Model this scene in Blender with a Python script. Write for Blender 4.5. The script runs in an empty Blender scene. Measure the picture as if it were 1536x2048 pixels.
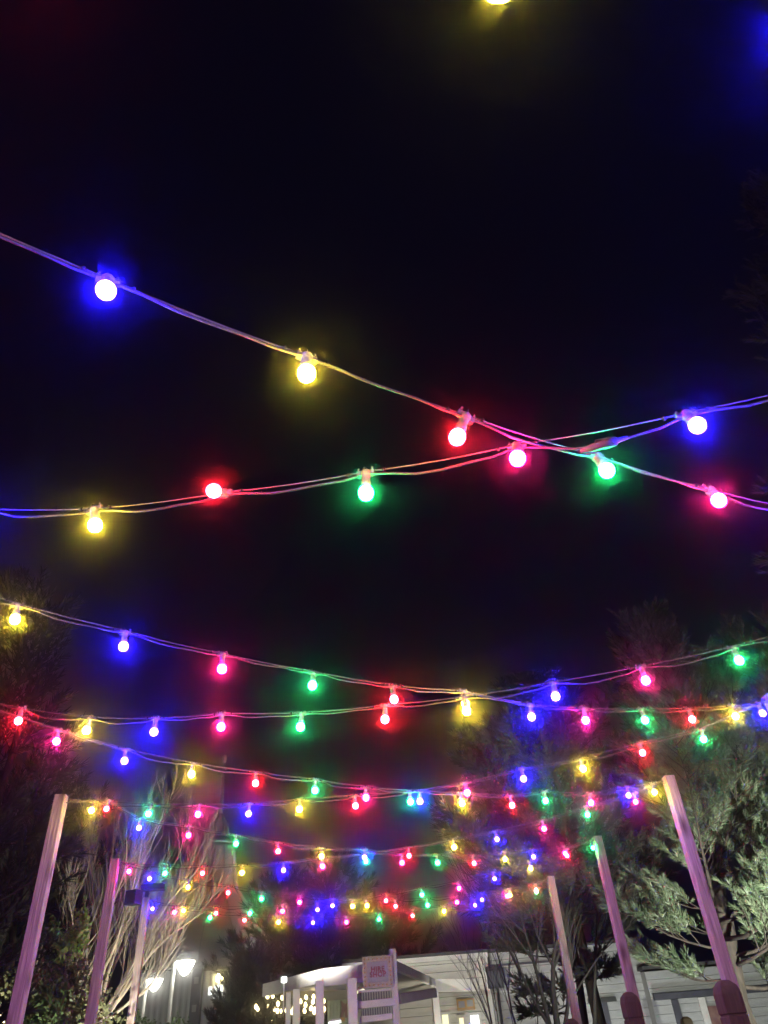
import bpy, math, random
import numpy as np
from mathutils import Vector, Matrix
random.seed(7); RNG = np.random.default_rng(11)
SC = bpy.context.scene
COL = SC.collection
R = math.radians

# ------------------------------------------------------------------ camera
F = 1432.72; EYE = 1.6
up = np.array([623.64-768, -(-816.16-1024), -F]); up /= np.linalg.norm(up)
fw = np.array([0, 0, -1.]); ya = fw-up*fw.dot(up); ya /= np.linalg.norm(ya)
CM = np.array([np.cross(ya, up), ya, up])          # camera axes -> world axes
cd = bpy.data.cameras.new('camera'); cam = bpy.data.objects.new('camera', cd); COL.objects.link(cam)
cd.sensor_fit = 'VERTICAL'; cd.sensor_height = 36; cd.lens = F/2048*36
cd.clip_start = .05; cd.clip_end = 600
m4 = Matrix([list(CM[i])+[0] for i in range(3)]+[[0, 0, 0, 1]]); m4.translation = (0, 0, EYE)
cam.matrix_world = m4
SC.camera = cam

# ------------------------------------------------------------------ night sky
w = bpy.data.worlds.new('World'); SC.world = w; w.use_nodes = True
bg = w.node_tree.nodes['Background']
bg.inputs[0].default_value = (.20, .19, 1, 1); bg.inputs[1].default_value = .0050

# ------------------------------------------------------------------ render / exposure
SC.view_settings.view_transform = 'Standard'; SC.view_settings.look = 'None'
SC.view_settings.exposure = 0; SC.view_settings.gamma = 1; SC.view_settings.use_curve_mapping = False
SC.render.engine = 'CYCLES'
cy = SC.cycles
cy.use_denoising = True; cy.use_light_tree = True
cy.max_bounces = 5; cy.diffuse_bounces = 2; cy.glossy_bounces = 2; cy.transmission_bounces = 3
cy.volume_bounces = 0; cy.transparent_max_bounces = 6
cy.sample_clamp_direct = 0; cy.sample_clamp_indirect = 3
cy.caustics_reflective = False; cy.caustics_refractive = False

# ------------------------------------------------------------------ spot lamps without fittings: inferred floodlights, plus fills added for brightness
def spot(name, loc, aim, power, col, size=60, blend=.5, rad=.12):
    l = bpy.data.lights.new(name, 'SPOT'); l.energy = power; l.color = col
    l.spot_size = R(size); l.spot_blend = blend; l.shadow_soft_size = rad
    o = bpy.data.objects.new(name, l); COL.objects.link(o); o.location = loc
    o.rotation_euler = (Vector(aim)-Vector(loc)).to_track_quat('-Z', 'Y').to_euler()
    return o
spot('floodlight_pine', (4.5, 6.3, .3), (5.5, 11.2, 2.6), 6800, (.95, 1, .88), 66, .8)
spot('floodlight_bare_tree', (-1.9, 12.9, .3), (-5.0, 14.8, 3.6), 2000, (1, .93, .74), 80, .8)
spot('floodlight_canopy', (-1.4, 10.4, .3), (-1.3, 17.5, 3.3), 470, (1, .97, .88), 50, .6)
spot('fill_hedge', (-4.4, 9.6, .3), (-5.6, 13.2, 2.4), 1700, (1, .97, .78), 80, .7)  # added fill to brighten the hedge, no lamp built
spot('floodlight_shop', (.9, 18.4, .3), (1.4, 23.4, 3.0), 500, (1, .96, .84), 120, .6)
spot('fill_gable', (-3.4, 13.4, 4.3), (1.0, 23.4, 3.7), 3600, (1, .97, .88), 34, .4)  # unseen lamp added to light the upper shop wall
spot('fill_wall', (5.6, 20.9, .3), (6.0, 23.4, 3.0), 260, (.9, .95, 1), 130, .6)  # unseen lamp added to brighten the long shed wall
spot('spot_hall', (-7.0, 24, .3), (-10.5, 33, 3.5), 1300, (1, .97, .86), 52, .6)  # spot aimed at the hall front
spot('fill_tent', (-1.0, 41.5, .4), (-11.0, 45.6, 11.8), 9000, (1, .96, .93), 60, .8)  # unseen lamp added so the tent stands out from the haze

# ------------------------------------------------------------------ ray helpers
def ray(px, py):
    return CM @ np.array([px-768., -(py-1024.), -F])
def at_y(px, py, Y):
    d = ray(px, py); p = d*(Y/d[1]); return Vector((p[0], p[1], p[2]+EYE))
def at_z(px, py, z):
    d = ray(px, py); p = d*((z-EYE)/d[2]); return Vector((p[0], p[1], z))
def at_d(px, py, D):
    d = ray(px, py); p = d*(D/math.hypot(d[0], d[1])); return Vector((p[0], p[1], p[2]+EYE))

# ------------------------------------------------------------------ materials
def mat(name, col, rough=.7, col2=None, scale=6, stretch=(1, 1, 1), metal=0, bump=0, detail=4, spec=.5):
    m = bpy.data.materials.new(name); m.use_nodes = True; nt = m.node_tree; b = nt.nodes['Principled BSDF']
    b.inputs['Roughness'].default_value = rough; b.inputs['Metallic'].default_value = metal
    b.inputs['Specular IOR Level'].default_value = spec
    b.inputs['Base Color'].default_value = (*col, 1)
    if col2 is not None or bump:
        tc = nt.nodes.new('ShaderNodeTexCoord'); mp = nt.nodes.new('ShaderNodeMapping'); mp.inputs['Scale'].default_value = stretch
        n = nt.nodes.new('ShaderNodeTexNoise'); n.inputs['Scale'].default_value = scale; n.inputs['Detail'].default_value = detail
        nt.links.new(tc.outputs['Object'], mp.inputs[0]); nt.links.new(mp.outputs[0], n.inputs['Vector'])
        if col2 is not None:
            r = nt.nodes.new('ShaderNodeValToRGB'); r.color_ramp.elements[0].color = (*col, 1); r.color_ramp.elements[1].color = (*col2, 1)
            r.color_ramp.elements[0].position = .36; r.color_ramp.elements[1].position = .66
            nt.links.new(n.outputs['Fac'], r.inputs[0]); nt.links.new(r.outputs[0], b.inputs['Base Color'])
        if bump:
            bp = nt.nodes.new('ShaderNodeBump'); bp.inputs['Strength'].default_value = bump; bp.inputs['Distance'].default_value = .02
            nt.links.new(n.outputs['Fac'], bp.inputs['Height']); nt.links.new(bp.outputs[0], b.inputs['Normal'])
    return m
def emis(name, col, s):
    m = bpy.data.materials.new(name); m.use_nodes = True; nt = m.node_tree; nt.nodes.clear()
    e = nt.nodes.new('ShaderNodeEmission'); e.inputs[0].default_value = (*col, 1); e.inputs[1].default_value = s
    o = nt.nodes.new('ShaderNodeOutputMaterial'); nt.links.new(e.outputs[0], o.inputs[0]); return m
def timber(name, a, b_, knot):
    m = mat(name, a, .75, b_, 5, (15, 15, .6), bump=.5); nt = m.node_tree; b = nt.nodes['Principled BSDF']
    ramp = b.inputs['Base Color'].links[0].from_node
    tc = nt.nodes.new('ShaderNodeTexCoord'); mp = nt.nodes.new('ShaderNodeMapping'); mp.inputs['Scale'].default_value = (7, 7, 2.6)
    v = nt.nodes.new('ShaderNodeTexVoronoi'); v.inputs['Scale'].default_value = 1
    oi = nt.nodes.new('ShaderNodeObjectInfo'); add = nt.nodes.new('ShaderNodeVectorMath')
    sc = nt.nodes.new('ShaderNodeVectorMath'); sc.operation = 'SCALE'; sc.inputs['Scale'].default_value = 37
    nt.links.new(oi.outputs['Random'], sc.inputs[0]); nt.links.new(tc.outputs['Object'], mp.inputs[0])
    nt.links.new(mp.outputs[0], add.inputs[0]); nt.links.new(sc.outputs[0], add.inputs[1]); nt.links.new(add.outputs[0], v.inputs['Vector'])
    rr = nt.nodes.new('ShaderNodeValToRGB'); rr.color_ramp.elements[0].position = .13; rr.color_ramp.elements[1].position = .36
    rr.color_ramp.elements[0].color = (.85, .85, .85, 1); rr.color_ramp.elements[1].color = (0, 0, 0, 1)
    nt.links.new(v.outputs['Distance'], rr.inputs[0])
    mx = nt.nodes.new('ShaderNodeMix'); mx.data_type = 'RGBA'; mx.inputs[7].default_value = (*knot, 1)
    nt.links.new(rr.outputs[0], mx.inputs[0]); nt.links.new(ramp.outputs[0], mx.inputs[6]); nt.links.new(mx.outputs[2], b.inputs['Base Color'])
    return m
M = {}
M['timber'] = timber('sawn timber', (.58, .49, .41), (.34, .28, .23), (.11, .045, .035))
M['post'] = timber('stained timber', (.13, .095, .05), (.08, .06, .034), (.07, .03, .02))
M['joint'] = mat('joint plastic', (.13, .14, .13), .5, (.08, .085, .08), 30, bump=.2)
M['cable'] = mat('cable rubber', (.095, .092, .088), .42, (.055, .052, .05), 60, spec=.8)
M['steel'] = mat('support wire', (.22, .215, .21), .45, (.16, .155, .15), 80, metal=.3)
M['socket'] = mat('socket plastic', (.34, .32, .28), .4, (.22, .20, .18), 40, bump=.2, spec=.7)
M['black'] = mat('black plastic', (.02, .02, .022), .5, (.035, .035, .035), 20)
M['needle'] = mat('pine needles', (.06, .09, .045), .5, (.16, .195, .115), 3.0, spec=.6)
M['needle_half_shaded'] = mat('half shaded needles', (.05, .055, .042), .6, (.085, .09, .068), 2, spec=.2)  # partial shade put into the needle colour for the dim pine
M['needle_shaded'] = mat('shaded needles', (.022, .026, .02), .7, (.045, .05, .036), 2, spec=.15)  # needle colour darkened to stand in for pines left unlit
M['bark'] = mat('pine bark', (.028, .021, .016), .9, (.055, .042, .032), 14, (1, 1, .4), bump=.9)
M['bark_pale'] = mat('pale bark', (.30, .26, .19), .8, (.46, .41, .31), 9, (1, 1, .5), bump=.6)
M['bark_grey'] = mat('grey bark', (.045, .04, .036), .85, (.085, .075, .068), 12, bump=.5)
M['ivy'] = mat('ivy leaves', (.035, .075, .02), .45, (.10, .16, .05), 5, spec=.6)
M['lime'] = mat('lime leaves', (.26, .50, .09), .5, (.40, .62, .16), 5)
M['hedge'] = mat('brown twiggy growth', (.09, .105, .045), .8, (.19, .19, .09), 5)
M['white'] = mat('white painted boards', (.66, .64, .57), .6, (.56, .54, .48), 2.5, (1, 1, 4), bump=.1)
M['grey_wall'] = mat('grey boards', (.46, .46, .45), .65, (.38, .38, .37), 2.5, (1, 1, 4), bump=.1)  # greyer copy of the white board material
M['trim'] = mat('white trim', (.72, .70, .66), .5, (.63, .61, .57), 4, bump=.05)
M['soffit'] = mat('soffit', (.42, .39, .33), .8, (.34, .31, .26), 3)
M['green'] = mat('pale green slats', (.42, .47, .33), .6, (.34, .39, .27), 6)
M['roof'] = mat('roof felt', (.05, .05, .052), .9, (.08, .08, .08), 6, bump=.3)
M['sign'] = mat('sign panel', (.37, .37, .39), .5, (.33, .33, .35), 3)
M['cream'] = mat('sign border', (.52, .45, .34), .55, (.42, .34, .24), 9)
M['red'] = mat('red lettering', (.30, .03, .06), .6, (.22, .02, .05), 9)
M['orange'] = mat('orange board', (.62, .36, .10), .6, (.5, .28, .08), 8)
M['maroon'] = mat('maroon print', (.17, .07, .07), .6, (.30, .18, .14), 7)
M['clad'] = mat('grey cladding', (.34, .35, .33), .5, (.28, .29, .28), 2, metal=.1)
M['dark'] = mat('dark slate', (.045, .045, .06), .6, (.07, .07, .09), 5)
M['lamp_pole'] = mat('pale lamp post', (.72, .71, .64), .45, (.62, .61, .55), 6)
M['tent'] = mat('tent membrane', (.50, .47, .44), .7, (.42, .40, .38), .3)
M['ground'] = mat('ground', (.10, .085, .06), .95, (.06, .075, .035), .8, bump=.6)
M['paving'] = mat('paving', (.22, .21, .19), .85, (.16, .155, .145), 3, bump=.3)
M['door_orange'] = mat('orange door', (.62, .25, .10), .5, (.5, .2, .08), 4)
M['win_warm'] = emis('lit window', (1, .95, .55), 1.6)
M['win_cold'] = emis('lit doorway', (.95, 1, .96), 3.0)
M['lamp_white'] = emis('lantern glass', (1, .98, .86), 20)
M['lamp_warm'] = emis('bulkhead lamp', (1, .83, .40), 26)
M['fairy'] = emis('fairy bulb', (1, .80, .38), 9)

LB = 640.
HUE = {'Y': (1, .72, .035), 'R': (1, .014, .028), 'G': (.014, 1, .22), 'P': (1, .014, .20), 'B': (.011, .005, 1)}
PW = {'Y': .72, 'R': .80, 'G': .55, 'P': .80, 'B': 2.4}
CN = {'Y': 'yellow', 'R': 'red', 'G': 'green', 'P': 'pink', 'B': 'blue'}
for k, dimmed in [(k, a_) for k in HUE for a_ in (1, 0)]:  # far strings use dimmed copies to thin their merged glow
    m = bpy.data.materials.new('%s %s globe' % ('dimmer' if dimmed else 'glowing', CN[k])); PWR = PW[k]*(.52 if dimmed else 1); m.use_nodes = True; nt = m.node_tree; nt.nodes.clear()
    e = nt.nodes.new('ShaderNodeEmission'); e.inputs[0].default_value = (*HUE[k], 1)
    o = nt.nodes.new('ShaderNodeOutputMaterial'); nt.links.new(e.outputs[0], o.inputs[0])
    # the lamp inside shines mostly to the tip: the neck next to the socket is dimmer
    tc = nt.nodes.new('ShaderNodeTexCoord'); sx = nt.nodes.new('ShaderNodeSeparateXYZ'); mr = nt.nodes.new('ShaderNodeMapRange')
    nt.links.new(tc.outputs['Object'], sx.inputs[0]); nt.links.new(sx.outputs[2], mr.inputs[0])
    mr.inputs[1].default_value = .022; mr.inputs[2].default_value = .004
    mr.inputs[3].default_value = LB*PWR*.03; mr.inputs[4].default_value = LB*PWR
    nt.links.new(mr.outputs[0], e.inputs[1]); M['globe'+k+'d'*dimmed] = m

# ------------------------------------------------------------------ object helpers
def tag(o, label=None, cat=None, group=None, kind=None):
    if label: o['label'] = label
    if cat: o['category'] = cat
    if group: o['group'] = group
    if kind: o['kind'] = kind
    return o
def empty(name, loc=(0, 0, 0), rz=0, **k):
    o = bpy.data.objects.new(name, None); COL.objects.link(o); o.location = loc; o.rotation_euler = (0, 0, rz); o.empty_display_size = .1
    return tag(o, **k)
class MB:
    def __init__(s): s.v = []; s.f = []; s.smooth = []
    def box(s, c, size, rz=0, mtx=None):
        n = len(s.v); cs, sn = math.cos(rz), math.sin(rz); hx, hy, hz = size[0]/2, size[1]/2, size[2]/2
        for z in (-hz, hz):
            for x, y in ((-hx, -hy), (hx, -hy), (hx, hy), (-hx, hy)):
                s.v.append((c[0]+x*cs-y*sn, c[1]+x*sn+y*cs, c[2]+z))
        for q in ((0, 3, 2, 1), (4, 5, 6, 7), (0, 1, 5, 4), (1, 2, 6, 5), (2, 3, 7, 6), (3, 0, 4, 7)): s.f.append(tuple(n+i for i in q)); s.smooth.append(False)
        return s
    def beam(s, a, b, wd, ht):
        a = Vector(a); b = Vector(b); d = (b-a).normalized(); side = d.cross(Vector((0, 0, 1)))
        if side.length < 1e-4: side = Vector((1, 0, 0))
        side.normalize(); u = side.cross(d).normalized(); n = len(s.v)
        for p in (a, b):
            for x, y in ((-1, -1), (1, -1), (1, 1), (-1, 1)): s.v.append(tuple(p+side*(x*wd/2)+u*(y*ht/2)))
        for q in ((0, 3, 2, 1), (4, 5, 6, 7), (0, 1, 5, 4), (1, 2, 6, 5), (2, 3, 7, 6), (3, 0, 4, 7)): s.f.append(tuple(n+i for i in q)); s.smooth.append(False)
        return s
    def tube(s, pts, rad, n=6, cap=True):
        pts = [Vector(p) for p in pts]
        if not hasattr(rad, '__len__'): rad = [rad]*len(pts)
        base = len(s.v); ref = None
        for i, p in enumerate(pts):
            d = (pts[min(i+1, len(pts)-1)]-pts[max(i-1, 0)])
            if d.length < 1e-9: d = Vector((0, 0, 1))
            d.normalize()
            if ref is None: ref = d.orthogonal().normalized()
            ref = (ref-d*ref.dot(d)); ref = ref.normalized() if ref.length > 1e-6 else d.orthogonal().normalized()
            b = d.cross(ref)
            for k in range(n):
                a = 2*math.pi*k/n; s.v.append(tuple(p+(ref*math.cos(a)+b*math.sin(a))*rad[i]))
        for i in range(len(pts)-1):
            for k in range(n):
                a0 = base+i*n+k; a1 = base+i*n+(k+1) % n; s.f.append((a0, a1, a1+n, a0+n)); s.smooth.append(True)
        if cap:
            s.f.append(tuple(base+k for k in reversed(range(n)))); s.smooth.append(False)
            e = base+(len(pts)-1)*n; s.f.append(tuple(e+k for k in range(n))); s.smooth.append(False)
        return s
    def lathe(s, prof, n=12, c=(0, 0, 0)):
        base = len(s.v)
        for r, z in prof:
            for k in range(n):
                a = 2*math.pi*k/n; s.v.append((c[0]+r*math.cos(a), c[1]+r*math.sin(a), c[2]+z))
        for i in range(len(prof)-1):
            for k in range(n):
                a0 = base+i*n+k; a1 = base+i*n+(k+1) % n; s.f.append((a0, a1, a1+n, a0+n)); s.smooth.append(True)
        s.f.append(tuple(base+k for k in reversed(range(n)))); s.smooth.append(False)
        e = base+(len(prof)-1)*n; s.f.append(tuple(e+k for k in range(n))); s.smooth.append(False)
        return s
    def mesh(s, name, m):
        me = bpy.data.meshes.new(name); me.from_pydata(s.v, [], s.f); me.materials.append(m)
        me.polygons.foreach_set('use_smooth', s.smooth); me.update(); return me
    def build(s, name, m, parent=None, loc=None, bevel=0):
        return link(name, s.mesh(name, m), parent, loc, bevel)
def link(name, me, parent=None, loc=None, bevel=0):
    o = bpy.data.objects.new(name, me); COL.objects.link(o)
    if parent: o.parent = parent
    if loc is not None: o.location = loc
    if bevel:
        b = o.modifiers.new('bevel', 'BEVEL'); b.width = bevel; b.segments = 2; b.limit_method = 'ANGLE'
    return o
def tri_mesh(name, V, m):           # V: (n,3,3) triangles
    n = len(V); me = bpy.data.meshes.new(name); me.vertices.add(n*3); me.vertices.foreach_set('co', V.astype(np.float32).ravel())
    me.loops.add(n*3); me.loops.foreach_set('vertex_index', np.arange(n*3, dtype=np.int32))
    me.polygons.add(n); me.polygons.foreach_set('loop_start', np.arange(0, n*3, 3, dtype=np.int32))
    me.polygons.foreach_set('loop_total', np.full(n, 3, dtype=np.int32)); me.materials.append(m); me.update(calc_edges=True); me.validate(); return me

# ------------------------------------------------------------------ ground
g = MB().box((0, 25, -.05), (130, 110, .1)).build('ground', M['ground']); tag(g, kind='structure')
g = MB().box((-.4, 8, .002), (6.0, 30, .008)).build('path', M['paving']); tag(g, kind='structure')

# ------------------------------------------------------------------ timber posts
POLES = {'L1': (-3.27, 6.89), 'L2': (-3.63, 9.42), 'L3': (-3.99, 11.82), 'R1': (2.76, 7.80), 'R2': (2.46, 10.20), 'R3': (2.17, 12.61),
         'L-2': (-2.59, -.01), 'L-1': (-2.98, 2.33), 'L0': (-3.06, 4.52), 'R-2': (4.87, .69), 'R-1': (3.97, 3.41), 'R0': (3.07, 5.76)}
HT = 2.1955+EYE
PL = {'L1': 'tall pinkish timber post, nearest in the left row', 'L2': 'tall pinkish timber post, middle one of the left row',
      'L3': 'tall timber post with black floodlights on top, farthest of the left row',
      'R1': 'tall timber post, nearest of the right row, in front of the lit pine',
      'R2': 'tall timber post, middle one of the right row, green light on its tip',
      'R3': 'tall pink timber post, farthest and shortest looking of the right row',
      'L0': 'timber post just outside the left edge, second pair from the camera', 'L-1': 'timber post outside the left edge level with the nearest cables',
      'L-2': 'timber post left of the camera', 'R0': 'timber post just outside the right edge', 'R-1': 'timber post outside the right edge near the pink bulb', 'R-2': 'timber post right of the camera'}
for k, (x, y) in POLES.items():
    t = empty('timber_post', (x, y, 0), R(8 if k[0] == 'L' else 5), label=PL[k], cat='post', group='tall timber posts holding the festoon cables')
    wd = .104
    top = HT+.05; mb = MB(); mb.box((0, 0, top/2), (wd, wd, top)); o = mb.build('shaft', M['timber'], t, bevel=.006)
    s = -1 if k[0] == 'R' else 1
    e = MB(); e.tube([(s*.052, 0, HT-.02), (s*.085, 0, HT-.015), (s*.10, 0, HT+.005), (s*.085, 0, HT+.02), (s*.066, 0, HT)], .005, 5); e.build('eye_bolt', M['steel'], t)
    if k == 'L2': MB().box((.054, -.0, HT-.25), (.012, .05, .09)).build('bracket', M['steel'], t)

# flood fixtures on the far left post
px3 = POLES['L3']
t = empty('floodlight', (px3[0], px3[1], HT+.05), label='black twin floodlight fixture, unlit, on top of the farthest left post', cat='floodlight')
MB().box((0, 0, .05), (.05, .05, .12)).build('bracket', M['black'], t)
a = MB(); a.box((.10, -.05, .12), (.34, .20, .07), R(12)).box((.10, -.05, .165), (.28, .03, .03), R(12)); a.build('lamp_head', M['black'], t, bevel=.012)
a = MB(); a.box((-.17, -.08, -.0), (.20, .16, .19), R(-25)).box((-.17, -.165, 0), (.16, .02, .15), R(-25)); a.build('lamp_head', M['black'], t, bevel=.012)

# stained stub posts beside the right row
for i, (px, py, D, wd, lb) in enumerate(((1446, 1960, 8.0, .175, 'thick red brown bollard post with faceted cap, beside the nearest right timber post'),
                                      (1255, 1984, 10.3, .175, 'red brown bollard post with faceted cap, beside the middle right timber post'),
                                      (1141, 2037, 12.6, .18, 'red brown bollard post, only its cap showing, beside the farthest right post'),
                                      (1370, 2033, 20.0, .20, 'small dark red post far off, between the nearest and middle right posts'))):
    p = at_d(px, py, D); t = empty('bollard_post', (p.x, p.y, 0), R(6), label=lb, cat='post', group='stained bollard posts by the right row')
    h = p.z
    def sq(prof, mb):
        base = len(mb.v)
        for r, z in prof:
            for q in range(4):
                a = math.pi/4+q*math.pi/2; mb.v.append((r*1.414*math.cos(a), r*1.414*math.sin(a), z))
        for j in range(len(prof)-1):
            for q in range(4):
                a0 = base+j*4+q; a1 = base+j*4+(q+1) % 4; mb.f.append((a0, a1, a1+4, a0+4)); mb.smooth.append(False)
        e = base+(len(prof)-1)*4; mb.f.append((e, e+1, e+2, e+3)); mb.smooth.append(False); return mb
    r = wd/2
    sq([(r, 0), (r, h-.26)], MB()).build('shaft', M['post'], t, bevel=.006)
    sq([(r*.90, h-.26), (r*.90, h-.245), (r, h-.24), (r, h-.10), (r*.86, h-.045), (r*.45, h-.006), (r*.2, h)], MB()).build('cap', M['post'], t, bevel=.004)

# ------------------------------------------------------------------ festoon strings
STR = [
 ('A', 'L-2', 'R-1', 'BYRGP', [(212,580),(613,746),(915,873),(1213,940),(1437,1000)]),
 ('B', 'L-1', 'R-2', 'YRGP_B', [(190,1050),(428,982),(732,985),(1035,916),(1205,893),(1394,850)]),
 ('C', 'L-1', 'R0', 'YBPGRYBPGRYB', [(30,1238),(247,1292),(444,1337),(625,1370),(788,1398),(931,1407),(1063,1433),(1171,1440),(1290,1440),(1384,1438),(1471,1432),(1525,1426)]),
 ('D', 'L0', 'R-1', 'RYBPGRYBPG', [(37,1441),(173,1460),(308,1463),(442,1453),(601,1453),(770,1438),(933,1421),(1111,1392),(1291,1360),(1478,1320)]),
 ('E', 'L0', 'R1', 'PBYRGPBYRGPBY', [(113,1482),(249,1521),(383,1548),(511,1566),(630,1580),(732,1595),(840,1602),(924,1606),(1024,1610),(1091,1601),(1182,1605),(1257,1590),(1309,1584)]),
 ('F', 'L1', 'R0', 'YGPBYRGPBYRG', [(183,1620),(297,1627),(396,1628),(497,1627),(599,1618),(711,1611),(821,1603),(934,1585),(1047,1557),(1166,1537),(1285,1505),(1407,1478)]),
 ('G', 'L1', 'R2', 'RBPGRYBPGRYBPG', [(213,1617),(278,1655),(377,1670),(472,1687),(556,1702),(643,1712),(729,1714),(804,1725),(875,1725),(948,1726),(1010,1718),(1067,1713),(1130,1706),(1186,1695)]),
 ('H', 'L2', 'R1', 'PGRYBPGRYBPGR', [(258,1742),(330,1746),(405,1746),(484,1745),(567,1740),(645,1732),(732,1722),(818,1711),(908,1694),(994,1678),(1088,1657),(1175,1629),(1271,1603)]),
 ('I', 'L2', 'R3', 'BYRGPBYRGPBYR', [(299,1757),(376,1774),(456,1785),(523,1797),(599,1804),(665,1811),(734,1811),(791,1812),(855,1810),(914,1804),(964,1799),(1020,1790),(1072,1779)]),
 ('J', 'L3', 'R2', 'BYRGPBYRGPBYR', [(305,1817),(367,1821),(432,1826),(500,1826),(565,1822),(635,1819),(705,1812),(772,1801),(844,1789),(918,1776),(989,1757),(1061,1737),(1134,1711)]),
 ('K', 'L3', 'R3', 'PGRYBPGRYBPG', [(349,1824),(420,1835),(489,1840),(557,1844),(626,1845),(693,1844),(758,1838),(825,1831),(888,1822),(950,1810),(1014,1792),(1073,1783)]),
 ('Z', 'L-2', 'R-2', 'YB', [(998,-50),(1602,62)]),
]
SN = {'A': 'nearest cable falling to the right', 'B': 'nearest cable rising to the right',
      'C': 'second pair cable falling from left', 'D': 'second pair cable rising to the right edge',
      'E': 'cable from left edge to nearest right post', 'F': 'cable from nearest left post to right edge',
      'G': 'cable from nearest left to middle right post', 'H': 'cable from middle left to nearest right post',
      'I': 'cable from middle left to farthest right post', 'J': 'cable from farthest left to middle right post',
      'K': 'cable between the two farthest posts', 'Z': 'cable overhead at the top edge'}
CL = {k: 'double festoon strand, the ' + v for k, v in SN.items()}
ORD = ['first', 'second', 'third', 'fourth', 'fifth', 'sixth', 'seventh', 'eighth', 'ninth', 'tenth', 'eleventh', 'twelfth', 'thirteenth', 'fourteenth', 'fifteenth', 'sixteenth', 'seventeenth', 'eighteenth', 'nineteenth', 'twentieth']
GS = .74
gl = [(r*GS, z*GS) for r, z in [(.014, .034), (.020, .026), (.027, .016), (.031, .004), (.0312, -.008), (.028, -.020), (.021, -.029), (.011, -.0345), (.003, -.0358)]]
GM = {k: MB().lathe([(r, z) for r, z in reversed(gl)], 14).mesh('globe', M['globe'+k]) for k in [h_+d_ for h_ in HUE for d_ in ('', 'd')]}
smb = MB(); smb.lathe([(.0135, .019), (.0165, .025), (.0165, .039), (.0145, .043), (.0145, .067), (.017, .069), (.017, .083), (.011, .089)], 10)
smb.box((0, 0, .077), (.056, .016, .018)); smb.box((.022, 0, .090), (.005, .020, .011)); smb.box((-.022, 0, .090), (.005, .020, .011))
SM = smb.mesh('socket', M['socket'])
clipm = MB().tube([(-.004, -.012, .079), (-.003, -.014, .094), (0, 0, .101), (.003, .014, .094), (.004, .012, .079)], .0022, 5).mesh('wire_clip', M['black'])
ATT = .081
CYC = 'YRGPB'
def catmull(P, n=5):
    P = [P[0]*2-P[1]]+list(P)+[P[-1]*2-P[-2]]; out = []
    for i in range(1, len(P)-2):
        a, b, c, d = P[i-1], P[i], P[i+1], P[i+2]
        for k in range(n):
            t = k/n; out.append(.5*((2*b)+(c-a)*t+(2*a-5*b+4*c-d)*t*t+(3*b-a-3*c+d)*t**3))
    out.append(P[-2]); return out
nbulb = 0
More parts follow.
